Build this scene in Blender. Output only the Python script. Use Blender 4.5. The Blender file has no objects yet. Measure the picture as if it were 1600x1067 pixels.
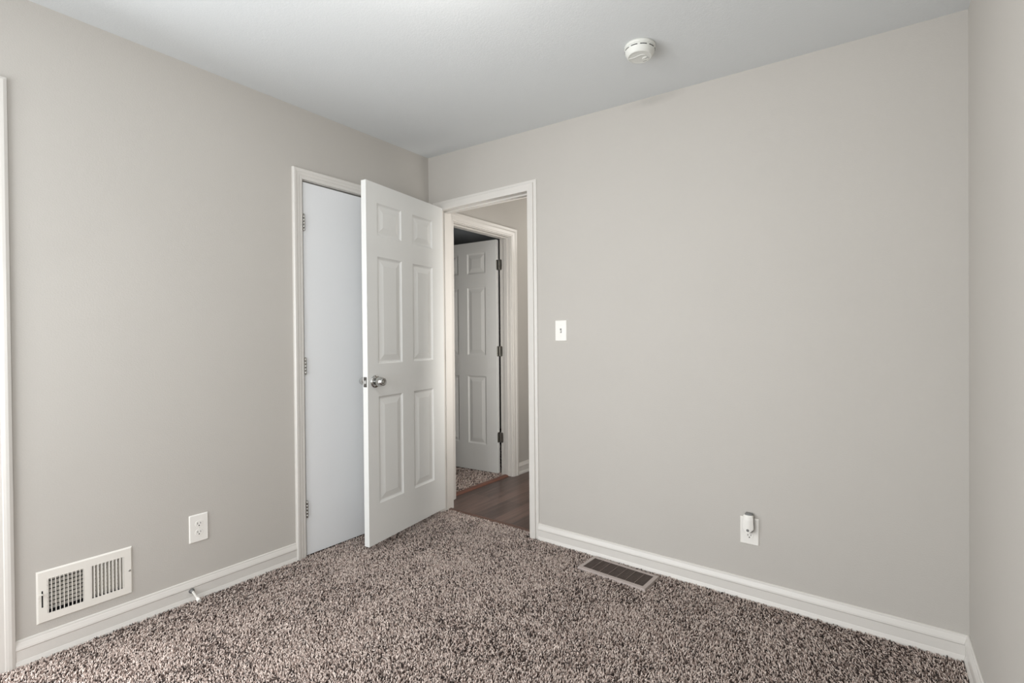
import bpy, bmesh, math, random
import numpy as np
from mathutils import Vector, Matrix

random.seed(4)
S = bpy.context.scene
COL = S.collection
PI = math.pi

# ------------------------------------------------------------------ camera
cd = bpy.data.cameras.new('camera')
cam = bpy.data.objects.new('camera', cd)
COL.objects.link(cam)
yaw, pit, rol = 0.6460, -0.0074, -0.0085
F = Vector((-math.sin(yaw)*math.cos(pit), math.cos(yaw)*math.cos(pit), math.sin(pit)))
R = Vector((math.cos(yaw), math.sin(yaw), 0))
U = R.cross(F)
R2 = R*math.cos(rol) + U*math.sin(rol)
U2 = -R*math.sin(rol) + U*math.cos(rol)
M = Matrix((R2, U2, -F)).transposed().to_4x4()
M.translation = Vector((2.5446, -2.4273, 1.191))
cam.matrix_world = M
cd.sensor_width = 36.0
cd.lens = 36.0*779.54/1600
cd.clip_start = 0.02
S.camera = cam

# ------------------------------------------------------------------ light
S.view_settings.view_transform = 'Standard'
S.view_settings.look = 'None'
S.view_settings.gamma = 1.0
S.view_settings.use_curve_mapping = False
S.view_settings.exposure = 0.0

w = bpy.data.worlds.new('world'); S.world = w; w.use_nodes = True
bg = w.node_tree.nodes['Background']
bg.inputs[0].default_value = (0.80, 0.90, 1.0, 1); bg.inputs[1].default_value = 1.2


def area(name, loc, direction, sx, sy, power, color):
    l = bpy.data.lights.new(name, 'AREA'); l.shape = 'RECTANGLE'; l.size = sx; l.size_y = sy
    l.energy = power; l.color = color
    o = bpy.data.objects.new(name, l); COL.objects.link(o); o.location = loc
    o.rotation_euler = Vector(direction).to_track_quat('-Z', 'Y').to_euler()
    o['kind'] = 'helper'
    return o


def bulb(name, loc, r, power, color):
    l = bpy.data.lights.new(name, 'POINT'); l.shadow_soft_size = r; l.energy = power; l.color = color
    o = bpy.data.objects.new(name, l); COL.objects.link(o); o.location = loc
    o['kind'] = 'helper'
    return o


ROOM_Y = -3.45
# daylight through the window in the wall behind the camera
area('window_daylight', (1.15, ROOM_Y+0.02, 1.25), (0.18, 1, 0.0), 1.8, 1.40, 44, (0.95, 0.98, 1.0))
# added fill light in a made-up window of the right wall, beside the camera
area('right_fill_light', (2.80, -2.80, 1.30), (-1, 0.22, -0.05), 0.70, 1.25, 15, (0.97, 0.985, 1.0))
# added fill light in an opening cut for it beyond the left edge
area('side_fill_light', (0.02, -2.52, 1.10), (1, 0.20, -0.22), 0.66, 1.6, 35, (0.97, 0.985, 1.0))
# room's ceiling lamp, hallway lamp, added dim fill in the room across the hallway
bulb('ceiling_lamp_light', (1.50, -1.45, 2.17), 0.13, 6.5, (1.0, 0.98, 0.95))
area('hallway_fill_light', (1.03, 0.17, 1.45), (-1, 0.25, 0.05), 0.09, 1.7, 15, (1.0, 0.97, 0.93))  # added to brighten the hallway, no window behind it
bulb('hallway_lamp_light', (0.55, 1.55, 2.2), 0.12, 6.5, (1.0, 0.96, 0.90))
bulb('far_room_fill_light', (-1.3, 1.9, 2.0), 0.10, 0.6, (0.95, 0.98, 1.0))

# ------------------------------------------------------------------ materials


def mat(name, col, rough=0.6, metal=0.0, spec=0.5, var=0.0, vscale=3.0, bump=0.0, bscale=60.0, coat=0.0):
    m = bpy.data.materials.new(name); m.use_nodes = True
    nt = m.node_tree; N = nt.nodes; L = nt.links
    b = N['Principled BSDF']
    b.inputs['Roughness'].default_value = rough
    b.inputs['Metallic'].default_value = metal
    b.inputs['Specular IOR Level'].default_value = spec
    b.inputs['Coat Weight'].default_value = coat
    tc = N.new('ShaderNodeTexCoord')
    n = N.new('ShaderNodeTexNoise'); n.inputs['Scale'].default_value = vscale; n.inputs['Detail'].default_value = 3
    L.new(tc.outputs['Object'], n.inputs['Vector'])
    r = N.new('ShaderNodeMapRange')
    r.inputs['To Min'].default_value = 1-var; r.inputs['To Max'].default_value = 1+var
    L.new(n.outputs['Fac'], r.inputs['Value'])
    v = N.new('ShaderNodeVectorMath'); v.operation = 'SCALE'
    v.inputs[0].default_value = col[:3]
    L.new(r.outputs[0], v.inputs['Scale'])
    L.new(v.outputs[0], b.inputs['Base Color'])
    if bump:
        n2 = N.new('ShaderNodeTexNoise'); n2.inputs['Scale'].default_value = bscale; n2.inputs['Detail'].default_value = 4
        L.new(tc.outputs['Object'], n2.inputs['Vector'])
        bp = N.new('ShaderNodeBump'); bp.inputs['Strength'].default_value = bump; bp.inputs['Distance'].default_value = 0.002
        L.new(n2.outputs['Fac'], bp.inputs['Height']); L.new(bp.outputs[0], b.inputs['Normal'])
    return m


def s2l(r, g, b):
    f = lambda c: (c/255/12.92) if c/255 <= 0.04045 else ((c/255+0.055)/1.055)**2.4
    return (f(r), f(g), f(b))


M_WALL = mat('greige_wall_paint', s2l(189, 184.5, 178), 0.75, spec=0.25, var=0.025, vscale=2.2, bump=0.25, bscale=180)
M_CEIL = mat('white_ceiling_paint', s2l(215, 217, 217), 0.85, spec=0.2, var=0.012, vscale=2.0, bump=0.3, bscale=150)
M_TRIM = mat('white_trim_gloss', s2l(216, 212, 206), 0.32, spec=0.5, var=0.02, vscale=9, bump=0.15, bscale=35)
M_DOOR = mat('white_door_semigloss', s2l(235, 236, 237), 0.34, spec=0.5, var=0.012, vscale=4, bump=0.06, bscale=40)
M_LEAF = mat('white_panel_door_paint', s2l(232, 232, 229), 0.34, spec=0.5, var=0.012, vscale=4, bump=0.06, bscale=40)
M_PLASTIC = mat('white_plastic', s2l(236, 233, 227), 0.3, var=0.01)
M_GREYP = mat('grey_plastic', s2l(120, 120, 118), 0.35, var=0.03, vscale=20)
M_DARK = mat('black_recess', (0.01, 0.01, 0.01), 0.8, var=0.1)
M_VOID = mat('dark_void', (0.03, 0.03, 0.032), 0.9, var=0.1)
M_CHROME = mat('satin_chrome', (0.55, 0.55, 0.54), 0.16, metal=1.0, var=0.03, vscale=30)
M_STEEL = mat('aged_nickel', (0.46, 0.45, 0.42), 0.36, metal=1.0, var=0.15, vscale=60)
M_STEELD = mat('tarnished_nickel', (0.20, 0.195, 0.185), 0.35, metal=1.0, var=0.15, vscale=60)
M_STRIPB = mat('brown_wood_strip', s2l(92, 68, 58), 0.4, var=0.18, vscale=26, bump=0.2, bscale=60)
M_REGW = mat('white_enamel_metal', s2l(228, 224, 216), 0.38, var=0.015, vscale=12)
M_REGB = mat('taupe_enamel_metal', s2l(168, 156, 150), 0.45, var=0.05, vscale=40)
M_REGD = mat('dark_brown_metal', s2l(74, 62, 56), 0.5, var=0.08, vscale=60)
M_STRIP = mat('red_brown_wood_strip', s2l(112, 72, 58), 0.4, var=0.18, vscale=26, bump=0.2, bscale=60)
M_PAD = mat('carpet_backing', s2l(58, 50, 46), 1.0, spec=0.0, var=0.15, vscale=90)
M_GREY_ROOM = mat('grey_wall_paint', s2l(150, 152, 150), 0.75, spec=0.2, var=0.02)
M_SMOKE = mat('off_white_plastic', s2l(218, 218, 212), 0.45, var=0.01)
M_SHADE = mat('frosted_glass', s2l(225, 225, 222), 0.25, var=0.01)


def wall_with_stain():
    m = M_WALL.copy(); m.name = 'greige_wall_paint_scuffed'
    nt = m.node_tree; N = nt.nodes; L = nt.links
    b = N['Principled BSDF']
    src = b.inputs['Base Color'].links[0].from_socket
    tc = N.new('ShaderNodeTexCoord')
    # old water mark under the ceiling edge
    mp = N.new('ShaderNodeVectorMath'); mp.operation = 'SUBTRACT'; mp.inputs[1].default_value = (1.62, 0.0, 2.375)
    L.new(tc.outputs['Object'], mp.inputs[0])
    sc = N.new('ShaderNodeVectorMath'); sc.operation = 'MULTIPLY'; sc.inputs[1].default_value = (6.5, 0.0, 32.0)
    L.new(mp.outputs[0], sc.inputs[0])
    ln = N.new('ShaderNodeVectorMath'); ln.operation = 'LENGTH'; L.new(sc.outputs[0], ln.inputs[0])
    nz = N.new('ShaderNodeTexNoise'); nz.inputs['Scale'].default_value = 14; L.new(tc.outputs['Object'], nz.inputs['Vector'])
    ad = N.new('ShaderNodeMath'); ad.operation = 'ADD'; L.new(ln.outputs['Value'], ad.inputs[0]); L.new(nz.outputs['Fac'], ad.inputs[1])
    mr = N.new('ShaderNodeMapRange'); mr.inputs['From Min'].default_value = 0.7; mr.inputs['From Max'].default_value = 1.6
    mr.inputs['To Min'].default_value = 0.86; mr.inputs['To Max'].default_value = 1.0
    L.new(ad.outputs[0], mr.inputs['Value'])
    v = N.new('ShaderNodeVectorMath'); v.operation = 'SCALE'; L.new(src, v.inputs[0]); L.new(mr.outputs[0], v.inputs['Scale'])
    L.new(v.outputs[0], b.inputs['Base Color'])
    return m


M_WALLB = wall_with_stain()


def laminate():
    m = bpy.data.materials.new('dark_brown_laminate'); m.use_nodes = True
    nt = m.node_tree; N = nt.nodes; L = nt.links; b = N['Principled BSDF']
    tc = N.new('ShaderNodeTexCoord')
    br = N.new('ShaderNodeTexBrick'); br.offset = 0.37
    br.inputs['Scale'].default_value = 1.0
    br.inputs['Brick Width'].default_value = 1.2; br.inputs['Row Height'].default_value = 0.155
    br.inputs['Mortar Size'].default_value = 0.0012; br.inputs['Mortar'].default_value = (0.012, 0.008, 0.007, 1)
    br.inputs['Color1'].default_value = (*s2l(104, 82, 73), 1); br.inputs['Color2'].default_value = (*s2l(66, 51, 46), 1)
    rot = N.new('ShaderNodeMapping'); rot.inputs['Rotation'].default_value = (0, 0, PI/2)
    L.new(tc.outputs['Object'], rot.inputs['Vector']); L.new(rot.outputs[0], br.inputs['Vector'])
    st = N.new('ShaderNodeMapping'); st.inputs['Scale'].default_value = (22, 1.6, 1)
    L.new(tc.outputs['Object'], st.inputs['Vector'])
    n = N.new('ShaderNodeTexNoise'); n.inputs['Scale'].default_value = 1.6; n.inputs['Detail'].default_value = 6; n.inputs['Roughness'].default_value = 0.6
    L.new(st.outputs[0], n.inputs['Vector'])
    mr = N.new('ShaderNodeMapRange'); mr.inputs['From Min'].default_value = 0.3; mr.inputs['From Max'].default_value = 0.7
    mr.inputs['To Min'].default_value = 0.55; mr.inputs['To Max'].default_value = 1.45
    L.new(n.outputs['Fac'], mr.inputs['Value'])
    v = N.new('ShaderNodeVectorMath'); v.operation = 'SCALE'; L.new(br.outputs['Color'], v.inputs[0]); L.new(mr.outputs[0], v.inputs['Scale'])
    L.new(v.outputs[0], b.inputs['Base Color'])
    b.inputs['Roughness'].default_value = 0.30
    return m


M_LAM = laminate()


def carpet_mat():
    m = bpy.data.materials.new('carpet_yarn'); m.use_nodes = True
    nt = m.node_tree; N = nt.nodes; L = nt.links; b = N['Principled BSDF']
    a = N.new('ShaderNodeAttribute'); a.attribute_name = 'yarn'
    L.new(a.outputs['Color'], b.inputs['Base Color'])
    b.inputs['Roughness'].default_value = 0.9; b.inputs['Specular IOR Level'].default_value = 0.15
    b.inputs['Sheen Weight'].default_value = 0.15
    return m


M_YARN = carpet_mat()

# ------------------------------------------------------------------ helpers


class MB:
    """collects shapes, builds one mesh object"""
    def __init__(self):
        self.v = []; self.f = []; self.mi = []; self.sm = []

    def add(self, vs, fs, mi=0, sm=False):
        o = len(self.v); self.v += [tuple(x) for x in vs]
        for f in fs:
            self.f.append(tuple(i+o for i in f)); self.mi.append(mi); self.sm.append(sm)

    def box(self, x0, x1, y0, y1, z0, z1, mi=0):
        vs = [(x, y, z) for x in (x0, x1) for y in (y0, y1) for z in (z0, z1)]
        fs = [(0, 1, 3, 2), (4, 6, 7, 5), (0, 4, 5, 1), (2, 3, 7, 6), (0, 2, 6, 4), (1, 5, 7, 3)]
        self.add(vs, fs, mi)

    def hexa(self, vs, mi=0):
        self.add(vs, [(0, 1, 3, 2), (4, 6, 7, 5), (0, 4, 5, 1), (2, 3, 7, 6), (0, 2, 6, 4), (1, 5, 7, 3)], mi)

    def lathe(self, prof, origin=(0, 0, 0), axis='z', n=32, mi=0, sm=True, a0=0, caps=True):
        """prof: list of (radius, height)"""
        vs = []
        for r, h in prof:
            for k in range(n):
                t = 2*PI*k/n+a0
                p = (r*math.cos(t), r*math.sin(t), h)
                if axis == 'y': p = (p[0], h, p[1])
                elif axis == '-y': p = (p[0], -h, p[1])
                elif axis == 'x': p = (h, p[0], p[1])
                vs.append((p[0]+origin[0], p[1]+origin[1], p[2]+origin[2]))
        fs = []
        for i in range(len(prof)-1):
            for k in range(n):
                a = i*n+k; b = i*n+(k+1) % n
                fs.append((a, b, b+n, a+n))
        self.add(vs, fs, mi, sm)
        if caps:
            o = len(self.v)-len(vs)
            self.f.append(tuple(o+k for k in range(n))); self.mi.append(mi); self.sm.append(False)
            self.f.append(tuple(o+(len(prof)-1)*n+k for k in range(n))); self.mi.append(mi); self.sm.append(False)

    def prism(self, pts, y0, y1, mi=0, plane='xz'):
        n = len(pts)
        if plane == 'xz': vs = [(x, y0, z) for x, z in pts]+[(x, y1, z) for x, z in pts]
        elif plane == 'xy': vs = [(x, y, y0) for x, y in pts]+[(x, y, y1) for x, y in pts]
        else: vs = [(y0, x, z) for x, z in pts]+[(y1, x, z) for x, z in pts]
        fs = [tuple(range(n)), tuple(range(n, 2*n))]+[(i, (i+1) % n, (i+1) % n+n, i+n) for i in range(n)]
        self.add(vs, fs, mi)

    def build(self, name, mats, parent=None, bevel=0.0, seg=2, loc=None):
        me = bpy.data.meshes.new(name); me.from_pydata(self.v, [], self.f)
        if not isinstance(mats, (list, tuple)): mats = [mats]
        for m in mats: me.materials.append(m)
        for i, p in enumerate(me.polygons):
            p.material_index = self.mi[i]; p.use_smooth = self.sm[i]
        bm = bmesh.new(); bm.from_mesh(me)
        bmesh.ops.recalc_face_normals(bm, faces=bm.faces); bm.to_mesh(me); bm.free()
        me.update()
        o = bpy.data.objects.new(name, me); COL.objects.link(o)
        if parent: o.parent = parent
        if loc: o.location = loc
        if bevel:
            b = o.modifiers.new('bevel', 'BEVEL'); b.width = bevel; b.segments = seg; b.limit_method = 'ANGLE'; b.angle_limit = math.radians(35)
            b.harden_normals = False
        return o


def struct(o, label=None):
    o['kind'] = 'structure'
    if label: o['label'] = label
    return o


def thing(name, label, cat, loc, rz=0, group=None):
    o = bpy.data.objects.new(name, None); COL.objects.link(o)
    o.location = loc; o.rotation_euler = (0, 0, rz); o.empty_display_size = 0.05
    o['label'] = label; o['category'] = cat
    if group: o['group'] = group
    return o


def room_empty(name, label, loc, rz=0):
    o = bpy.data.objects.new(name, None); COL.objects.link(o)
    o.location = loc; o.rotation_euler = (0, 0, rz); o.empty_display_size = 0.05
    o['kind'] = 'structure'; o['label'] = label
    return o


# local frame on a wall: +x to the right as one looks at the wall, -y out of it, +z up
RZ_A = PI/2      # on the left wall (x = 0)
RZ_B = 0.0       # on the back wall (y = 0)

# ------------------------------------------------------------------ room shell
W = 2.777; AC = 0.0202
OB0, OB1, OBH = 0.103, 0.841, 2.072      # bedroom door opening in the back wall
OA0, OA1, OAH = -0.948, -0.175, 2.072    # closet opening in the left wall
HX, HXB = -0.030, -0.145                 # hallway wall faces
H30, H31, H3H = 0.265, 0.987, 2.062      # opening in the hallway wall

m = MB()
m.box(-2.72, OB0, 0, 0.115, -0.02, 2.52); m.box(OB1, 2.95, 0, 0.115, -0.02, 2.52); m.box(OB0, OB1, 0, 0.115, OBH, 2.52)
struct(m.build('wall_back', M_WALLB), 'greige back wall with the open doorway')
m = MB()
m.box(-0.115, 0, OA1, 0, -0.02, 2.52); m.box(-0.115, 0, -1.7495, OA0, -0.02, 2.52); m.box(-0.115, 0, -2.146, -1.9935, -0.02, 2.52); m.box(-0.115, 0, -1.9935, -1.7495, -0.02, 0.1625); m.box(-0.115, 0, -1.9935, -1.7495, 0.2965, 2.52); m.box(-0.115, 0, ROOM_Y, -2.894, -0.02, 2.52); m.box(-0.115, 0, -2.894, -2.146, 2.076, 2.52); m.box(-0.115, 0, OA0, OA1, OAH, 2.52)
struct(m.build('wall_left', M_WALL), 'greige left wall with the closet door')
m = MB()
d = Vector((math.sin(AC), -math.cos(AC)))
def wc(t, o=0.0): return (W+d.x*t+o, d.y*t)
for t0, t1, z0, z1 in ((0, 2.42, -0.02, 2.52), (3.18, 3.5, -0.02, 2.52), (2.42, 3.18, -0.02, 0.64), (2.42, 3.18, 1.96, 2.52)):
    m.prism([wc(t0), wc(t1), wc(t1, 0.12), wc(t0, 0.12)], z0, z1, plane='xy')
struct(m.build('wall_right', M_WALL), 'greige right wall at the edge of the view')
m = MB()
wx0, wx1, wz0, wz1 = 0.25, 2.05, 0.55, 1.95
m.box(-0.115, wx0, ROOM_Y-0.12, ROOM_Y, -0.02, 2.52); m.box(wx1, 2.97, ROOM_Y-0.12, ROOM_Y, -0.02, 2.52)
m.box(wx0, wx1, ROOM_Y-0.12, ROOM_Y, -0.02, wz0); m.box(wx0, wx1, ROOM_Y-0.12, ROOM_Y, wz1, 2.52)
struct(m.build('wall_front', M_WALL))
m = MB()
for (a, b, c, e) in ((wx0, wx0+0.05, wz0, wz1), (wx1-0.05, wx1, wz0, wz1), (wx0, wx1, wz0, wz0+0.05), (wx0, wx1, wz1-0.05, wz1), (wx0, wx1, 1.23, 1.27)):
    m.box(a, b, ROOM_Y-0.10, ROOM_Y-0.05, c, e)
wn = struct(m.build('window_1', M_TRIM), 'white sash window behind the camera')

m = MB()
for t0, t1, z0, z1 in ((2.42, 2.46, 0.64, 1.96), (3.14, 3.18, 0.64, 1.96), (2.42, 3.18, 0.64, 0.68), (2.42, 3.18, 1.92, 1.96), (2.42, 3.18, 1.28, 1.32)):
    m.prism([wc(t0, 0.05), wc(t1, 0.05), wc(t1, 0.10), wc(t0, 0.10)], z0, z1, plane='xy')
struct(m.build('added_window', M_TRIM), 'made-up white sash window added round the right fill light')  # unseen window, added to frame the fill light on this side

# ceiling, sagging towards the right wall
cz = lambda x, y: 2.44-0.0303*x-0.0089*y
m = MB()
x0, x1, y0, y1 = -0.10, 2.93, ROOM_Y-0.1, 0.02
m.hexa([(x0, y0, cz(x0, y0)), (x0, y0, 2.56), (x0, y1, cz(x0, y1)), (x0, y1, 2.56),
        (x1, y0, cz(x1, y0)), (x1, y0, 2.56), (x1, y1, cz(x1, y1)), (x1, y1, 2.56)])
struct(m.build('ceiling', M_CEIL), 'smooth white painted ceiling')
m = MB(); m.box(-2.72, 2.95, 0.10, 3.0, 2.44, 2.56)
struct(m.build('ceiling', M_CEIL), 'white ceiling of the hallway')

# floors
m = MB(); m.box(-0.115, 2.97, ROOM_Y-0.1, 0.075, -0.03, 0.003)
struct(m.build('floor', M_PAD), 'backing under the speckled bedroom carpet')
m = MB(); m.box(-0.085, 1.20, 0.075, 2.75, -0.03, 0.0)
struct(m.build('floor', M_LAM), 'dark brown wood-look laminate floor in the hallway')
m = MB(); m.box(-2.72, -0.085, 0.075, 2.75, -0.03, 0.003)
struct(m.build('floor', M_PAD), 'backing under the carpet of the room across the hallway')

# hallway and room across it
m = MB()
m.box(HXB, HX, 0.10, H30, -0.02, 2.5); m.box(HXB, HX, H31, 2.75, -0.02, 2.5); m.box(HXB, HX, H30, H31, H3H, 2.5)
struct(m.build('wall_hallway_left', M_WALL), 'beige hallway wall seen through the open doorway')
m = MB(); m.box(1.05, 1.165, 0.10, 2.75, -0.02, 2.5)
struct(m.build('wall_hallway_right', M_WALL))
m = MB(); m.box(-2.72, 1.165, 2.70, 2.82, -0.02, 2.5)
struct(m.build('wall_hallway_back', M_WALL))
m = MB(); m.box(-2.84, -2.70, -0.02, 2.82, -0.02, 2.5)
struct(m.build('wall_across', M_GREY_ROOM), 'grey wall of the unlit room across the hallway')
m = MB(); m.box(-0.42, -0.40, -1.2, 0.0, -0.02, 2.5); m.box(-0.42, -0.115, -1.2, -1.18, -0.02, 2.5)
struct(m.build('wall_closet', M_VOID))  # closet backing coloured near-black, in place of shade behind the door gaps

# ------------------------------------------------------------------ trim


def sweep_casing(name, s0, s1, ztop, zbot, prof, loc, rz, label, mater=M_TRIM):
    """casing round an opening s0..s1 (local x) up to ztop; prof = (w, t): width outward, thickness out of wall"""
    m = MB(); n = len(prof); vs = []
    for w_, t_ in prof: vs.append((s0-w_, -t_, zbot))
    for w_, t_ in prof: vs.append((s0-w_, -t_, ztop+w_))
    for w_, t_ in prof: vs.append((s1+w_, -t_, ztop+w_))
    for w_, t_ in prof: vs.append((s1+w_, -t_, zbot))
    fs = []
    for k in range(3):
        for i in range(n):
            j = (i+1) % n
            fs.append((k*n+i, k*n+j, (k+1)*n+j, (k+1)*n+i))
    fs += [tuple(range(n)), tuple(range(3*n, 4*n))]
    m.add(vs, fs)
    o = m.build(name, mater, bevel=0.0008, seg=1); o.location = loc; o.rotation_euler = (0, 0, rz)
    return struct(o, label)


# closet casing: rounded outer bead, two shallow steps
PA = [(0, 0), (0, 0.010), (0.006, 0.012), (0.018, 0.012), (0.020, 0.0145), (0.034, 0.0155), (0.036, 0.0175), (0.044, 0.019), (0.052, 0.019), (0.056, 0.014), (0.056, 0)]
sweep_casing('trim_1', OA0+0.006, OA1-0.006, OAH-0.010, 0.0, PA, (0, 0, 0), RZ_A, 'white moulded casing round the flush closet door')
PB = [(0, 0), (0, 0.011), (0.004, 0.013), (0.040, 0.016), (0.0425, 0.014), (0.0425, 0.0075), (0.048, 0.0065), (0.058, 0.006), (0.062, 0.004), (0.062, 0)]
sweep_casing('trim_2', OB0+0.006-0.004, OB1+0.001, OBH-0.014, 0.0, PB, (0, 0, 0), RZ_B, 'white casing round the open bedroom doorway')
# casing of the far left opening, only its edge in view
sweep_casing('trim_3', -2.90, -2.140, OAH+0.008, 0.0, PA[:-2]+[(0.062, 0.014), (0.062, 0)], (0, 0, 0), RZ_A, 'white casing at the left edge of the view')
PH = [(0, 0), (0, 0.010), (0.010, 0.011), (0.012, 0.014), (0.035, 0.016), (0.045, 0.021), (0.064, 0.021), (0.066, 0.017), (0.066, 0)]
sweep_casing('trim_4', H30-0.004+0.008, H31-0.006, H3H-0.006, 0.0, PH, (HX, 0, 0), RZ_A, 'white casing round the doorway across the hallway')
sweep_casing('trim_5', 1.330, 2.05, H3H-0.006, 0.0, PH, (HX, 0, 0), RZ_A, 'white casing further along the hallway wall')


def jamb(name, lo, hi, top, d0, d1, stop0, stop1, loc, rz, label):
    """door frame lining: local x lo..hi, depth d0..d1 (local y), stop strip between stop0..stop1"""
    t = 0.012
    m = MB()
    m.box(lo-t, lo, d0, d1, 0, top+t); m.box(hi, hi+t, d0, d1, 0, top+t); m.box(lo, hi, d0, d1, top, top+t)
    m.box(lo, lo+0.010, stop0, stop1, 0, top); m.box(hi-0.010, hi, stop0, stop1, 0, top); m.box(lo+0.010, hi-0.010, stop0, stop1, top-0.010, top)
    o = m.build(name, M_TRIM, bevel=0.0015, seg=1); o.location = loc; o.rotation_euler = (0, 0, rz)
    return struct(o, label)


jamb('trim_6', OB0+0.001, OB1-0.001, OBH-0.008-0.002, 0.001, 0.1155, 0.040, 0.075, (0, 0, 0), RZ_B, 'white lining of the open bedroom doorway')
jamb('trim_7', OA0+0.0125, OA1-0.0125, OAH-0.0125, 0.001, 0.114, 0.042, 0.07, (0, 0, 0), RZ_A, 'white lining of the closet door frame')
jamb('trim_8', H30+0.0125, H31-0.0125, H3H-0.0125, -0.0005, 0.1155, 0.030, 0.070, (HX, 0, 0), RZ_A, 'white lining of the doorway across the hallway')


def board(name, a, b, label, e0=0.0, e1=0.0):
    """baseboard from a to b (2D points); the room is on the right hand going a -> b"""
    prof = [(0, 0.0), (0.017, 0.0), (0.0165, 0.010), (0.0125, 0.024), (0.0115, 0.026), (0.0115, 0.064), (0.0145, 0.067), (0.0135, 0.074), (0.009, 0.088), (0.0075, 0.091), (0.0065, 0.098), (0.003, 0.100), (0, 0.100)]
    a = Vector(a); b = Vector(b); u = (b-a).normalized(); nrm = Vector((u.y, -u.x))
    m = MB(); vs = []
    for P, e in ((a, e0), (b, e1)):
        for t, z in prof:
            q = P+nrm*t+u*(e*t); vs.append((q.x, q.y, z))
    n = len(prof)
    m.add(vs, [(i, (i+1) % n, (i+1) % n+n, i+n) for i in range(n)]+[tuple(range(n)), tuple(range(n, 2*n))])
    return struct(m.build(name, M_TRIM, bevel=0.0007, seg=1), label)


cA = OA0+0.006-0.056; cA3 = -2.140+0.062
board('baseboard_left', (0, cA3), (0, cA), 'white baseboard under the wall register')
board('baseboard_back', (OB1+0.001+0.062, 0), (W, 0), 'white baseboard along the back wall', 0, -1)
board('baseboard_right', (W, 0), (W+d.x*3.4, d.y*3.4), 'white baseboard along the right wall', 1, 0)
board('baseboard_hallway', (HX, H31-0.006+0.066), (HX, 1.330-0.066), 'short white baseboard in the hallway')
board('baseboard_corner', (0.0, OA1-0.006+0.056), (0.0, 0.0), 'white baseboard in the corner behind the open door', 0, 0)

# wood strips at the two doorways
m = MB(); m.prism([(0.050, 0.002), (0.055, 0.011), (0.070, 0.013), (0.088, 0.009), (0.100, 0.0005)], OB0, OB1-0.002, plane='yz')
struct(m.build('trim_9', M_STRIPB, bevel=0.001), 'brown wood strip between carpet and laminate')
m = MB(); m.prism([(-0.108, 0.002), (-0.104, 0.012), (-0.088, 0.014), (-0.070, 0.010), (-0.058, 0.0005)], H30+0.013, H31-0.013, plane='xz')
struct(m.build('trim_10', M_STRIP, bevel=0.001), 'red-brown wood strip at the doorway across the hallway')

# ------------------------------------------------------------------ doors
PX = [(0.117, 0.317), (0.4205, 0.626)]
PZ = [(0.262, 0.866), (1.051, 1.655), (1.776, 1.958)]
RINGS = [(0.0, 0.0), (0.004, 0.0035), (0.011, 0.0075), (0.017, 0.0080), (0.021, 0.0070), (0.046, 0.0022), (0.049, 0.0015)]


def panel_slab(m, w, z0, z1, th, px, pz, mirror=False):
    """six panel leaf: local x 0..w, y 0..th, z z0..z1, moulded panels on both faces"""
    xs = [0]+[c for p in px for c in p]+[w]; zs = [z0]+[c for p in pz for c in p]+[z1]
    for face in (0, 1):
        y = th if face else 0.0; sg = -1 if face else 1
        for i in range(len(xs)-1):
            for k in range(len(zs)-1):
                a, b, c, e = xs[i], xs[i+1], zs[k], zs[k+1]
                if (a, b) in px and (c, e) in pz:
                    vs = []
                    for ins, dep in RINGS:
                        yy = y+sg*dep
                        vs += [(a+ins, yy, c+ins), (b-ins, yy, c+ins), (b-ins, yy, e-ins), (a+ins, yy, e-ins)]
                    fs = []
                    for r in range(len(RINGS)-1):
                        for q in range(4):
                            fs.append((4*r+q, 4*r+(q+1) % 4, 4*r+4+(q+1) % 4, 4*r+4+q))
                    o = 4*(len(RINGS)-1); fs.append((o, o+1, o+2, o+3))
                    m.add(vs, fs)
                else:
                    m.add([(a, y, c), (b, y, c), (b, y, e), (a, y, e)], [(0, 1, 2, 3)])
    for i in range(len(xs)-1):
        for z in (z0, z1):
            m.add([(xs[i], 0, z), (xs[i+1], 0, z), (xs[i+1], th, z), (xs[i], th, z)], [(0, 1, 2, 3)])
    for k in range(len(zs)-1):
        for x in (0, w):
            m.add([(x, 0, zs[k]), (x, 0, zs[k+1]), (x, th, zs[k+1]), (x, th, zs[k])], [(0, 1, 2, 3)])


def slab_obj(parent, w, z0, z1, th, x0, y0, px, pz):
    m = MB(); panel_slab(m, w, z0, z1, th, px, pz)
    me_o = m.build('slab', M_LEAF, parent, loc=(x0, y0, 0))
    bm = bmesh.new(); bm.from_mesh(me_o.data)
    bmesh.ops.remove_doubles(bm, verts=bm.verts, dist=1e-5); bmesh.ops.recalc_face_normals(bm, faces=bm.faces)
    bm.to_mesh(me_o.data); bm.free()
    b = me_o.modifiers.new('bevel', 'BEVEL'); b.width = 0.0012; b.segments = 2; b.limit_method = 'ANGLE'; b.angle_limit = math.radians(40)
    return me_o


def hinge(parent, z, plates, mater=M_STEEL, r=0.006, h=0.089):
    """knuckle barrel at the pin with plates given as boxes (x0,x1,y0,y1)"""
    m = MB()
    for k in range(5):
        zz = z-h/2+k*h/5
        m.lathe([(r*0.86, zz), (r, zz+0.001), (r, zz+h/5-0.001), (r*0.86, zz+h/5)], n=14)
    m.lathe([(r*0.5, z+h/2), (r*0.75, z+h/2+0.002), (r*0.3, z+h/2+0.005)], n=12)
    m.lathe([(r*0.3, z-h/2-0.005), (r*0.75, z-h/2-0.002), (r*0.5, z-h/2)], n=12)
    hg = m.build('hinge', mater, parent)
    for q in plates:
        p = MB()
        x0, x1, y0, y1 = q
        p.box(x0, x1, y0, y1, z-h/2, z+h/2)
        pl = p.build('hinge_plate', mater, hg, bevel=0.004 if min(x1-x0, y1-y0) > 0.02 else 0.0008, seg=2)
    return hg


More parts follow.
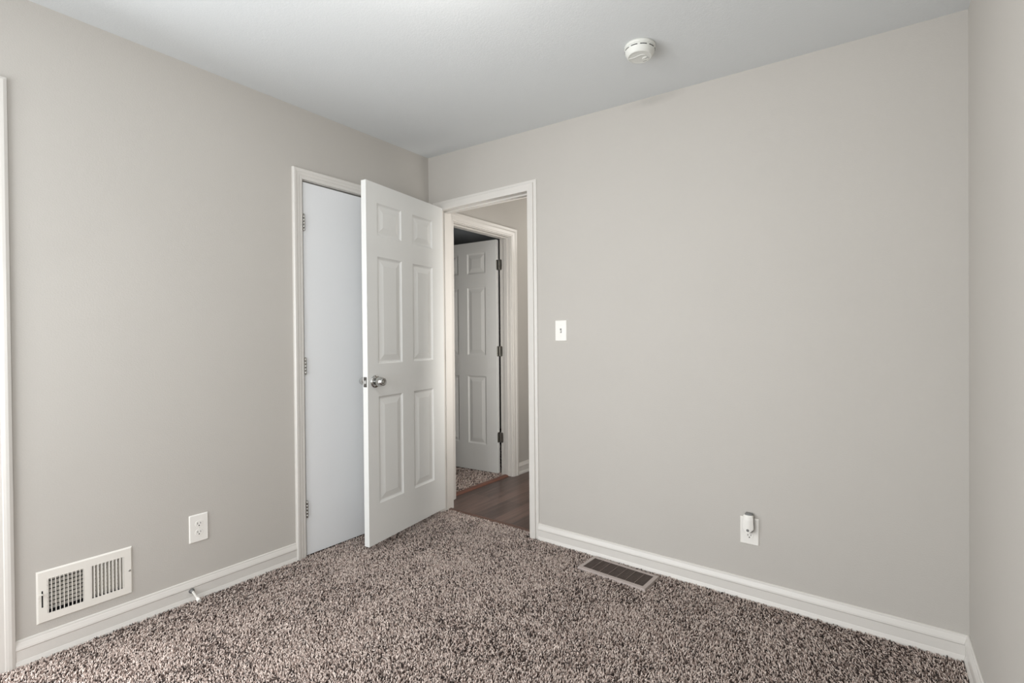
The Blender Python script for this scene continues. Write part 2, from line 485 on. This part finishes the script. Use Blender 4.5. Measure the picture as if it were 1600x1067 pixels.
def knob(parent, x, z, y, sgn, keyed):
    """cylindrical lever-less knob: rose, neck, tapered barrel; sgn = side of the leaf"""
    ax = 'y' if sgn > 0 else '-y'
    G = lambda pr: [(r_*1.1, h_*1.08) for r_, h_ in pr]
    yo = y
    m = MB()
    m.lathe(G([(0.0305, 0.0), (0.0325, 0.002), (0.0325, 0.004), (0.029, 0.0075), (0.024, 0.0095), (0.017, 0.011)]), (x, yo, z), ax, 40)
    m.lathe(G([(0.0145, 0.010), (0.0135, 0.016), (0.0150, 0.021)]), (x, yo, z), ax, 32)
    kn = m.build('knob', M_CHROME, parent)
    g = MB()
    g.lathe(G([(0.0150, 0.019), (0.0225, 0.023), (0.0245, 0.027), (0.0238, 0.040), (0.0205, 0.056), (0.0190, 0.0595), (0.0165, 0.061), (0.0110, 0.0605), (0.0105, 0.0585)]), (x, yo, z), ax, 40)
    gr = g.build('knob_grip', M_CHROME, kn)
    c = MB()
    if keyed:
        c.lathe(G([(0.0095, 0.055), (0.0095, 0.0612), (0.0085, 0.0620)]), (x, yo, z), ax, 28)
        cy = c.build('lock_cylinder', M_STEEL, kn)
        cy['label'] = 'darker round lock cylinder with a keyhole'
    else:
        c.lathe(G([(0.0060, 0.055), (0.0060, 0.0625), (0.0050, 0.0635)]), (x, yo, z), ax, 20)
        cy = c.build('push_button', M_CHROME, kn)
    return kn


# bedroom door, open
ANG = math.radians(81.04)
d1 = room_empty('door_1', 'white six panel bedroom door standing open into the room', (0.108, -0.022, 0), -ANG)
slab_obj(d1, 0.711, 0.042, 2.067, 0.035, 0.0, 0.007, PX, PZ)
for z in (0.36, 1.10, 1.86):
    hinge(d1, z, [(-0.0012, 0.0006, 0.000, 0.036)], M_STEEL)
knob(d1, 0.654, 0.953, 0.042, 1, True)
knob(d1, 0.654, 0.953, 0.007, -1, False)
m = MB(); m.box(0.7105, 0.7125, 0.013, 0.036, 0.925, 0.981)
lp = m.build('latch_plate', M_STEELD, d1, bevel=0.0008)
m = MB(); m.prism([(0.0, 0.019), (0.010, 0.019), (0.0, 0.031)], 0.944, 0.962, plane='xy')
lb = m.build('latch_bolt', M_CHROME, lp, loc=(0.7125, 0, 0))

# closet door, closed flush slab, slightly sagging away from its frame head
d2 = room_empty('door_2', 'closed flush white closet door in the left wall', (0, OA0+0.0125, 0), RZ_A)
m = MB()
wd = (OA1-0.0125)-(OA0+0.0125)
a, b = 0.0035, wd-0.003
za, zb_ = 2.0515, 2.0445
m.hexa([(a, 0.002, 0.008), (a, 0.002, za), (a, 0.037, 0.008), (a, 0.037, za), (b, 0.002, 0.006), (b, 0.002, zb_), (b, 0.037, 0.006), (b, 0.037, zb_)])
m.build('slab', M_DOOR, d2, bevel=0.0012)
for z in (0.262, 1.045, 1.828):
    h_ = MB()
    for k in range(5):
        zz = z-0.0445+k*0.0178
        h_.lathe([(0.0045, zz), (0.0055, zz+0.0008), (0.0055, zz+0.017), (0.0045, zz+0.0178)], (0.0025, -0.0065, 0), n=14)
    h_.lathe([(0.004, z+0.0445), (0.0045, z+0.047), (0.002, z+0.0495)], (0.0025, -0.0065, 0), n=12)
    hg = h_.build('hinge', M_STEEL, d2)
    p = MB(); p.box(0.0008, 0.0030, -0.004, 0.030, z-0.0445, z+0.0445)
    p.build('hinge_plate', M_STEEL, hg)

# door of the room across the hallway, open into that room
d3 = room_empty('door_3', 'white six panel door standing open across the hallway', (-0.157, 0.991, 0), PI+0.075)
slab_obj(d3, 0.711, 0.014, 2.045, 0.035, 0.013, 0.007, PX, [(a_-0.012, b_-0.012) for a_, b_ in PZ])
for z in (0.325, 1.075, 1.825):
    m = MB()
    for k in range(5):
        zz = z-0.0445+k*0.0178
        m.lathe([(0.0052, zz), (0.0062, zz+0.0008), (0.0062, zz+0.017), (0.0052, zz+0.0178)], n=14)
    hg = m.build('hinge', M_STEEL, d3)
    rr = lambda cx, cz_, w2, h2, r: [(cx+sx*(w2-r)+r*math.cos(t), cz_+sz*(h2-r)+r*math.sin(t)) for (sx, sz, t0) in ((1, 1, 0), (-1, 1, 90), (-1, -1, 180), (1, -1, 270)) for t in [math.radians(t0+q) for q in (0, 22, 45, 68, 90)]]
    p = MB(); p.prism(rr(0.0245, z, 0.0175, 0.0445, 0.010), 0.0110, 0.0129, plane='yz'); p.build('hinge_plate', M_STEEL, hg)
    p = MB(); p.prism(rr(-0.016, z, 0.0175, 0.0445, 0.010), 0.0186, 0.0200); p.build('hinge_plate', M_STEEL, hg)
knob(d3, 0.655, 0.94, 0.042, 1, False)

# ------------------------------------------------------------------ wall fittings


def rrect(w, h, r, n=5, cx=0, cz_=0):
    pts = []
    for (sx, sz, t0) in ((1, 1, 0), (-1, 1, 90), (-1, -1, 180), (1, -1, 270)):
        for q in range(n):
            t = math.radians(t0+90*q/(n-1))
            pts.append((cx+sx*(w/2-r)+r*math.cos(t), cz_+sz*(h/2-r)+r*math.sin(t)))
    return pts


def plate(parent, w, h, t=0.0055):
    m = MB()
    p0 = rrect(w, h, 0.003); p1 = rrect(w-0.001, h-0.001, 0.003); p2 = rrect(w-0.007, h-0.007, 0.003)
    n = len(p0); vs = [(x, -0.0003, z) for x, z in p0]+[(x, -t*0.45, z) for x, z in p1]+[(x, -t, z) for x, z in p2]
    fs = [tuple(range(n)), tuple(range(2*n, 3*n))]
    for k in range(2):
        fs += [(k*n+i, k*n+(i+1) % n, (k+1)*n+(i+1) % n, (k+1)*n+i) for i in range(n)]
    m.add(vs, fs)
    return m.build('cover_plate', M_PLASTIC, parent)


def receptacle(parent, cz_):
    m = MB()
    pts = []
    for k in range(36):
        t = 2*PI*k/36; x = 0.0165*math.cos(t); z = 0.0165*math.sin(t); z = max(-0.0135, min(0.0135, z)); pts.append((x, z+cz_))
    m.prism(pts, -0.0050, -0.0068)
    ro = m.build('socket_face', M_PLASTIC, parent, bevel=0.0006)
    s = MB()
    s.box(-0.0073, -0.0051, -0.0070, -0.0060, cz_-0.0015, cz_+0.0075)
    s.box(0.0051, 0.0071, -0.0070, -0.0060, cz_-0.0005, cz_+0.0065)
    s.prism([(0.0027*math.cos(t), cz_-0.0075+0.0027*math.sin(t)) for t in [2*PI*k/16 for k in range(16)]], -0.0060, -0.0070)
    so = s.build('slot', M_DARK, ro)
    so['label'] = 'dark slots of the socket'
    return ro


def screw(parent, x, z, y, r=0.003, mater=M_PLASTIC):
    m = MB(); m.lathe([(r, 0.0), (r, 0.0006), (r*0.7, 0.0014)], (x, y, z), '-y', 16)
    return m.build('screw', mater, parent)


def outlet(label, loc, rz, w, h, group='duplex wall outlets'):
    t = thing('wall_outlet', label, 'electrical outlet', loc, rz, group)
    plate(t, w, h)
    receptacle(t, 0.0195); receptacle(t, -0.0195)
    screw(t, 0, 0, -0.0053)
    return t


outlet('white duplex wall outlet on the left wall, nothing plugged in', (0, -1.4685, 0.327), RZ_A, 0.080, 0.127)
outlet('white duplex wall outlet on the back wall, behind the plugged-in night light', (2.045, 0, 0.3135), RZ_B, 0.078, 0.121)

# light switch
t = thing('light_switch', 'white toggle light switch beside the open doorway', 'light switch', (1.065, 0, 1.229), RZ_B)
plate(t, 0.076, 0.118)
m = MB(); m.box(-0.0052, 0.0052, -0.0062, -0.0050, -0.0125, 0.0125)
sl = m.build('switch_collar', M_GREYP, t, bevel=0.0004); sl['label'] = 'thin grey collar round the toggle'
m = MB(); m.hexa([(-0.0038, -0.0055, -0.008), (-0.0038, -0.0055, 0.003), (-0.0030, -0.0155, -0.0125), (-0.0030, -0.0155, -0.0065),
                  (0.0038, -0.0055, -0.008), (0.0038, -0.0055, 0.003), (0.0030, -0.0155, -0.0125), (0.0030, -0.0155, -0.0065)])
m.build('toggle', M_PLASTIC, t, bevel=0.0008)
screw(t, 0, 0.030, -0.0053); screw(t, 0, -0.030, -0.0053)

# night light in the upper socket
t = thing('night_light', 'small white plug-in night light with pointed shield, in the back wall outlet', 'night light', (2.045, -0.0068, 0.3425), RZ_B)
m = MB()
prof = []
for (z, hw, dp) in ((-0.031, 0.008, 0.016), (-0.026, 0.017, 0.021), (-0.014, 0.0205, 0.023), (0.010, 0.0205, 0.023), (0.036, 0.0195, 0.022), (0.050, 0.017, 0.020), (0.056, 0.012, 0.015)):
    ring = []
    for k in range(20):
        a_ = PI*k/19; ring.append((hw*math.cos(a_), -dp*math.sin(a_)**0.55, z))
    prof.append(ring)
vs = [p for r_ in prof for p in r_]; n = 20
fs = [(i*n+k, i*n+(k+1) % n, (i+1)*n+(k+1) % n, (i+1)*n+k) for i in range(len(prof)-1) for k in range(n)]+[tuple(range(n)), tuple(range((len(prof)-1)*n, len(prof)*n))]
m.add(vs, fs, 0, True)
bd = m.build('housing', M_GREYP, t); bd['label'] = 'grey rounded housing'
# curved shield in front: wide at the top, pointed at the bottom
m = MB(); nx = 11
rows = [(0.050, 0.0175), (0.046, 0.0195), (0.030, 0.0205), (0.000, 0.0225), (-0.010, 0.0230), (-0.020, 0.0130), (-0.0275, 0.0050), (-0.030, 0.0012)]
fr = []; bk = []
for z, hw in rows:
    for k in range(nx):
        x = -hw+2*hw*k/(nx-1)
        bow = 0.034-0.009*(x/0.0215)**2-0.004*max(0, (z-0.035)/0.015)**2
        fr.append((x, -bow, z)); bk.append((x, -bow+0.003, z))
vs = fr+bk; nn = len(fr); fs = []
for i in range(len(rows)-1):
    for k in range(nx-1):
        q = (i*nx+k, i*nx+k+1, (i+1)*nx+k+1, (i+1)*nx+k)
        fs.append(q); fs.append(tuple(nn+j for j in q))
for k in range(nx-1):
    fs.append((k, k+1, nn+k+1, nn+k)); o_ = (len(rows)-1)*nx; fs.append((o_+k, o_+k+1, nn+o_+k+1, nn+o_+k))
for i in range(len(rows)-1):
    for e_ in (0, nx-1): fs.append((i*nx+e_, (i+1)*nx+e_, nn+(i+1)*nx+e_, nn+i*nx+e_))
m.add(vs, fs, 0, False)
sh = m.build('shield', M_PLASTIC, t); sh['label'] = 'white pointed front shield'
m = MB()
m.box(-0.0175, 0.0175, -0.030, -0.010, 0.044, 0.048); m.box(-0.0195, -0.0165, -0.028, -0.006, -0.010, 0.047); m.box(0.0165, 0.0195, -0.028, -0.006, -0.010, 0.047)
m.build('side_rails', M_PLASTIC, t, bevel=0.001)
m = MB(); m.lathe([(0.0060, 0.0), (0.0060, 0.0012), (0.0045, 0.002)], (0.0, -0.0332, -0.0150), '-y', 20)
sn = m.build('light_sensor', M_GREYP, t); sn['label'] = 'round grey light sensor'

# wall register on the left wall
t = thing('wall_register', 'white two-bank louvered air register low on the left wall', 'vent', (0, -1.8715, 0.2305), RZ_A)
w2, h2, b2 = 0.1485, 0.0985, 0.0065
cols = [(-0.118, -0.010), (0.011, 0.119)]
zt_, zb2 = 0.064, -0.066
m = MB()
# face plate: frame ring with bevelled rim, centre mullion
xs = [-w2+0.005, cols[0][0], cols[0][1], cols[1][0], cols[1][1], w2-0.005]; zs = [-h2+0.005, zb2, zt_, h2-0.005]
slot = (-0.1345, -0.1300, -0.038, 0.024)
for i in range(5):
    for k in range(3):
        if k == 1 and i in (1, 3): continue
        m.box(xs[i], xs[i+1], -b2, -b2+0.0015, zs[k], zs[k+1])
rim0 = [(-w2, -h2), (w2, -h2), (w2, h2), (-w2, h2)]; rim1 = [(-w2+0.005, -h2+0.005), (w2-0.005, -h2+0.005), (w2-0.005, h2-0.005), (-w2+0.005, h2-0.005)]
m.add([(x, -0.0004, z) for x, z in rim0]+[(x, -b2, z) for x, z in rim1], [(i, (i+1) % 4, (i+1) % 4+4, i+4) for i in range(4)])
fp = m.build('face_plate', M_REGW, t)
for bi, (c0, c1) in enumerate(cols):
    m = MB(); nl = 10; step = (c1-c0)/9
    for k in range(nl):
        x = c0+step*k
        tw = 0.0075 if bi == 0 else -0.0075
        # angled vertical vane
        x = min(max(x, c0+0.002), c1-0.002)
        vs = [(x-0.0013, -b2, zb2), (x-0.0013, -b2, zt_), (x+0.0013, -b2, zb2), (x+0.0013, -b2, zt_),
              (x-0.0013+tw*0.55, 0.010, zb2), (x-0.0013+tw*0.55, 0.010, zt_), (x+0.0013+tw*0.55, 0.010, zb2), (x+0.0013+tw*0.55, 0.010, zt_)]
        m.add(vs, [(0, 1, 3, 2), (4, 6, 7, 5), (0, 4, 5, 1), (2, 3, 7, 6), (0, 2, 6, 4), (1, 5, 7, 3)])
    m.build('louvers', M_REGW, t)
m = MB()
for k in range(8):
    z = zb2+0.010+k*0.0158
    m.box(-0.119, 0.119, 0.020, 0.0215, z-0.0060, z+0.0060)
dm = m.build('damper', M_REGW, t); dm['label'] = 'horizontal damper blades behind the louvers'
m = MB(); m.box(slot[0], slot[1], -b2-0.0002, -b2+0.0002, slot[2], slot[3])
ls = m.build('lever_slot', M_DARK, t)
m = MB(); m.box(slot[0]-0.007, slot[1]-0.001, -0.016, -b2, 0.010, 0.014); m.box(slot[0]-0.011, slot[0]-0.003, -0.018, -0.014, 0.006, 0.016)
m.build('lever', M_REGW, t, bevel=0.001)
screw(t, -0.1405, -0.009, -b2, 0.0042, M_REGW); screw(t, 0.138, 0.0, -b2, 0.0042, M_STEEL)
# duct behind: recess cut is shown by a dark box in the wall
m = MB()
m.box(-0.1215, 0.1215, 0.098, 0.100, -0.0675, 0.0655); m.box(-0.1215, -0.120, 0.0005, 0.098, -0.0675, 0.0655); m.box(0.120, 0.1215, 0.0005, 0.098, -0.0675, 0.0655)
m.box(-0.120, 0.120, 0.0005, 0.098, -0.0675, -0.0665); m.box(-0.120, 0.120, 0.0005, 0.098, 0.0645, 0.0655)
dk = m.build('duct_opening', M_DARK, t)

# spring-less door stop on the baseboard
t = thing('door_stop', 'small white door stop screwed to the left baseboard', 'door stop', (0.0118, -1.505, 0.053), RZ_A)
def tube(m, p0, p1, r0, r1, n=16):
    p0 = Vector(p0); p1 = Vector(p1); z = (p1-p0).normalized(); x = z.orthogonal().normalized(); y = z.cross(x)
    vs = [p0+x*r0*math.cos(2*PI*k/n)+y*r0*math.sin(2*PI*k/n) for k in range(n)]+[p1+x*r1*math.cos(2*PI*k/n)+y*r1*math.sin(2*PI*k/n) for k in range(n)]
    m.add(vs, [(k, (k+1) % n, n+(k+1) % n, n+k) for k in range(n)], 0, True)
    m.add([vs[k] for k in range(n)], [tuple(range(n))]); m.add([vs[n+k] for k in range(n)], [tuple(range(n))])
m = MB(); tube(m, (0, 0.0, 0), (0, -0.003, -0.0005), 0.012, 0.011); tube(m, (0, -0.003, 0), (0.001, -0.012, -0.002), 0.008, 0.0055)
m.build('base', M_GREYP, t)['label'] = 'grey round base'
m = MB(); tube(m, (0.001, -0.010, -0.002), (0.003, -0.056, -0.020), 0.0048, 0.0042)
m.build('rod', M_TRIM, t)
m = MB(); tube(m, (0.003, -0.054, -0.0195), (0.004, -0.072, -0.026), 0.0075, 0.0088)
m.build('tip', M_PLASTIC, t)

# floor register in the carpet
FR = (1.459, -0.125, 0.370, 0.166, math.radians(-2.8))     # centre, size, turn
t = thing('floor_register', 'taupe metal floor register with dark grille set in the carpet', 'vent', (FR[0], FR[1], 0.0035), FR[4])
w2, h2 = FR[2]/2, FR[3]/2; bi = 0.021; bz = 0.013
m = MB()
o0 = [(-w2, -h2), (w2, -h2), (w2, h2), (-w2, h2)]; i0 = [(-w2+bi, -h2+bi), (w2-bi, -h2+bi), (w2-bi, h2-bi), (-w2+bi, h2-bi)]
o1 = [(x*0.985, y*0.965) for x, y in o0]
m.add([(x, y, 0) for x, y in o0]+[(x, y, bz) for x, y in o1]+[(x, y, bz+0.001) for x, y in i0]+[(x, y, bz-0.006) for x, y in i0],
      [(k*4+i, k*4+(i+1) % 4, (k+1)*4+(i+1) % 4, (k+1)*4+i) for k in range(3) for i in range(4)])
m.build('frame', M_REGB, t)
m = MB()
gx, gy = w2-bi, h2-bi
nb = 13
for k in range(nb+1):
    y = -gy+2*gy*k/nb
    m.box(-gx, gx, max(-gy, y-0.0019), min(gy, y+0.0019), bz-0.006, bz-0.0012)
for k in range(1, 7):
    x = -gx+2*gx*k/7; m.box(x-0.0011, x+0.0011, -gy, gy, bz-0.006, bz+0.0002, 1)
gr = m.build('grille', [M_REGD, mat('worn_rib_metal', s2l(122, 108, 101), 0.5, var=0.1, vscale=50)], t); gr['label'] = 'dark brown slotted grille'
m = MB(); m.box(-gx, gx, -gy, gy, 0.0002, 0.002)
m.build('duct_opening', M_DARK, t)

# smoke detector
sx, sy = 1.728, -0.448
t = thing('smoke_detector', 'round white smoke detector on the ceiling', 'smoke detector', (sx, sy, cz(sx, sy)), 0)
t.rotation_euler = (-0.0089, 0.0303, 0); t.scale = (1, 1, 0.88)
m = MB(); m.lathe([(0.0615, 0.0005), (0.0630, -0.004), (0.0630, -0.012), (0.0610, -0.0145)], n=64)
m.build('base', M_SMOKE, t)
m = MB(); m.lathe([(0.0595, -0.013), (0.0612, -0.016), (0.0600, -0.030), (0.0560, -0.035), (0.0520, -0.047), (0.0480, -0.0515), (0.0440, -0.0522), (0.0435, -0.0510)], n=64)
m.build('body', M_SMOKE, t)
m = MB()
for k in range(10):
    a0 = 2*PI*k/10+0.1
    for q in range(6):
        t0 = a0+q*0.075; t1 = t0+0.075
        vs = []
        for tt in (t0, t1):
            for rr_ in (0.0570, 0.0612):
                for zz in (-0.0225, -0.0260): vs.append((rr_*math.cos(tt), rr_*math.sin(tt), zz))
        m.hexa(vs)
sl = m.build('vent_slots', M_DARK, t); sl['label'] = 'thin dark vent slots round the side'
E1 = Vector((0.80, 0.60)); E2 = Vector((-0.60, 0.80))      # right and away as seen from the room
def under(u, v):
    q = E1*(0.0435*u)+E2*(0.0435*v); return q.x, q.y
ctrl = [(-1.0, 0.34), (-0.72, 0.22), (-0.42, 0.02), (-0.25, -0.2), (-0.05, -0.4), (0.2, -0.5), (0.45, -0.42)]
pts = []
for i in range(len(ctrl)-1):
    p0 = Vector(ctrl[max(i-1, 0)]); p1 = Vector(ctrl[i]); p2 = Vector(ctrl[i+1]); p3 = Vector(ctrl[min(i+2, len(ctrl)-1)])
    for k in range(6):
        f = k/6; pts.append(0.5*((2*p1)+(p2-p0)*f+(2*p0-5*p1+4*p2-p3)*f*f+(3*p1-p0-3*p2+p3)*f**3))
vs = []
for i, p in enumerate(pts):
    d_ = (pts[min(i+1, len(pts)-1)]-pts[max(i-1, 0)]).normalized(); nn_ = Vector((-d_.y, d_.x))
    for o_, zz in ((-0.06, -0.0508), (0.0, -0.0548), (0.06, -0.0508)):
        q = under(*(p+nn_*o_)); vs.append((q[0], q[1], zz))
fs = []
for k in range(len(pts)-1):
    for j in range(2): fs.append((3*k+j, 3*k+j+1, 3*k+4+j, 3*k+3+j))
m = MB(); m.add(vs, fs, 0, True)
m.build('curved_ridge', M_SMOKE, t)
bx, by = under(0.60, 0.16)
m = MB(); m.lathe([(0.0135, -0.0505), (0.0135, -0.0536), (0.0120, -0.0545)], (bx, by, 0), n=32)
m.build('test_button', M_SMOKE, t)
def dash(name, u, v, du, dv, wd_, z0_, z1_):
    m = MB(); a_ = Vector(under(u-du, v-dv)); b_ = Vector(under(u+du, v+dv)); d_ = (b_-a_).normalized(); n_ = Vector((-d_.y, d_.x))*wd_
    m.prism([tuple(a_-n_), tuple(b_-n_), tuple(b_+n_), tuple(a_+n_)], z0_, z1_, plane='xy'); return m.build(name, M_DARK, t)
dash('indicator_slot', 0.62, -0.06, 0.08, -0.10, 0.0011, -0.0549, -0.0540)
dash('sounder_slot', 0.66, 0.62, 0.15, -0.12, 0.0008, -0.0515, -0.0505)

# ------------------------------------------------------------------ carpets


def carpet(name, label, regions, spacing, seed, holes=(), wall_c=False):
    rng = np.random.default_rng(seed)
    P = []
    for (x0, x1, y0, y1, sp) in regions:
        nx = int((x1-x0)/sp); ny = int((y1-y0)/sp)
        gx, gy = np.meshgrid(np.linspace(x0, x1, nx), np.linspace(y0, y1, ny))
        q = np.stack([gx.ravel(), gy.ravel()], 1)+rng.uniform(-0.6, 0.6, (nx*ny, 2))*sp
        q = q[(q[:, 0] > x0) & (q[:, 0] < x1) & (q[:, 1] > y0) & (q[:, 1] < y1)]
        P.append(np.c_[q, np.full(len(q), sp)])
    P = np.concatenate(P)
    for (hx, hy, hw, hh, ha) in holes:
        dx = P[:, 0]-hx; dy = P[:, 1]-hy
        lx = dx*math.cos(ha)+dy*math.sin(ha); ly = -dx*math.sin(ha)+dy*math.cos(ha)
        P = P[~((abs(lx) < hw/2) & (abs(ly) < hh/2))]
    if wall_c:
        P = P[P[:, 0] < W-0.018-0.0202*P[:, 1]]
    n = len(P); X = P[:, 0]; Y = P[:, 1]; sp = P[:, 2]/0.0053
    # slow waves: footprints and brush marks bend the pile one way or the other

    def wave(sc, k):
        r = np.random.default_rng(k); s = 0
        for _ in range(9):
            a = r.uniform(0, 2*PI); f = sc*r.uniform(0.5, 1.6); s = s+np.sin(f*(X*np.cos(a)+Y*np.sin(a))+r.uniform(0, 6.28))
        return s/3.0
    big = wave(9, 1); mid = wave(26, 2); dirn = 1.9+1.1*wave(6, 3)+rng.normal(0, 1.1, n)
    lean = np.clip(0.62+0.25*big+0.18*mid+rng.normal(0, 0.42, n), 0.05, 1.35)
    L = rng.uniform(0.0085, 0.0145, n)*np.sqrt(sp)
    rad = rng.uniform(0.0014, 0.0024, n)*sp
    ux = np.cos(dirn); uy = np.sin(dirn)
    nseg = 4; nside = 3
    V = np.zeros((n, nseg, nside, 3), np.float32)
    ph = rng.uniform(0, 6.28, n)
    cx = X.copy(); cy = Y.copy(); czz = np.full(n, 0.001)
    bend = rng.uniform(0.25, 0.9, n)
    for s in range(nseg):
        th = lean*(0.35+bend*s*0.55)
        if s > 0:
            st = L/(nseg-1)
            cx = cx+ux*np.sin(th)*st; cy = cy+uy*np.sin(th)*st; czz = czz+np.cos(th)*st*0.95
        rs = rad*(1.0, 1.15, 1.0, 0.45)[s]
        for k in range(nside):
            a = ph+2*PI*k/nside+s*0.5
            # ring perpendicular to the strand
            ex = np.cos(a); ey = np.sin(a)
            V[:, s, k, 0] = cx+rs*(ex*ux*np.cos(th)-ey*uy)
            V[:, s, k, 1] = cy+rs*(ex*uy*np.cos(th)+ey*ux)
            V[:, s, k, 2] = czz-rs*ex*np.sin(th)
    V[:, :, :, 2] = np.maximum(V[:, :, :, 2], 0.0005)
    nv = nseg*nside
    tmpl = []
    for s in range(nseg-1):
        for k in range(nside):
            k2 = (k+1) % nside
            tmpl.append((s*nside+k, s*nside+k2, (s+1)*nside+k2, (s+1)*nside+k))
    tmpl = np.array(tmpl, np.int64)
    nf = len(tmpl)
    faces = (tmpl[None]+(np.arange(n)*nv)[:, None, None]).reshape(-1)
    tip = (np.array([(nseg-1)*nside+k for k in range(nside)])[None]+(np.arange(n)*nv)[:, None]).reshape(-1)
    me = bpy.data.meshes.new(name)
    me.vertices.add(n*nv); me.vertices.foreach_set('co', V.reshape(-1))
    me.loops.add(len(faces)+len(tip)); me.loops.foreach_set('vertex_index', np.concatenate([faces, tip]).astype(np.int32))
    npoly = n*nf+n
    me.polygons.add(npoly)
    st = np.concatenate([np.arange(n*nf)*4, n*nf*4+np.arange(n)*3]).astype(np.int32)
    me.polygons.foreach_set('loop_start', st)
    me.polygons.foreach_set('use_smooth', np.ones(npoly, bool))
    me.update(calc_edges=True)
    # yarn colours: pale greige, mid taupe, dark brown plies
    pal = np.array([s2l(*c) for c in ((230, 214, 204), (199, 180, 170), (156, 136, 126), (92, 76, 68), (50, 38, 34))])
    u = rng.uniform(0, 1, n)+0.05*mid+0.05*big  # slow waves also tint the yarn: pile shading put into the colour
    idx = np.digitize(u, [0.34, 0.60, 0.76, 0.88])
    c = pal[idx]*rng.uniform(0.88, 1.1, (n, 1))
    rgba = np.ones((n, nv, 4), np.float32)
    rgba[:, :, :3] = c[:, None, :]
    at = me.color_attributes.new('yarn', 'FLOAT_COLOR', 'POINT')
    at.data.foreach_set('color', rgba.reshape(-1))
    me.materials.append(M_YARN)
    o = bpy.data.objects.new(name, me); COL.objects.link(o)
    o['kind'] = 'stuff'; o['label'] = label; o['category'] = 'carpet'
    return o


T = 0.016
hole = (FR[0], FR[1], FR[2]+0.002, FR[3]+0.002, FR[4])
carpet('carpet', 'speckled brown and beige twist pile carpet across the bedroom floor',
       [(T, 2.80, -2.3, -T, 0.0053), (T, 2.88, -3.43, -2.3, 0.009), (OB0+0.014, OB1-0.014, -T, 0.052, 0.0053), (0.002, T, OA0+0.014, OA1-0.014, 0.0053)],
       0.0053, 7, [hole], True)
carpet('carpet', 'speckled carpet of the room across the hallway, beyond the red-brown strip',
       [(-1.7, -0.150, 0.13, 1.9, 0.0085), (-0.150, -0.106, H30+0.014, H31-0.014, 0.0065)], 0.0075, 11)
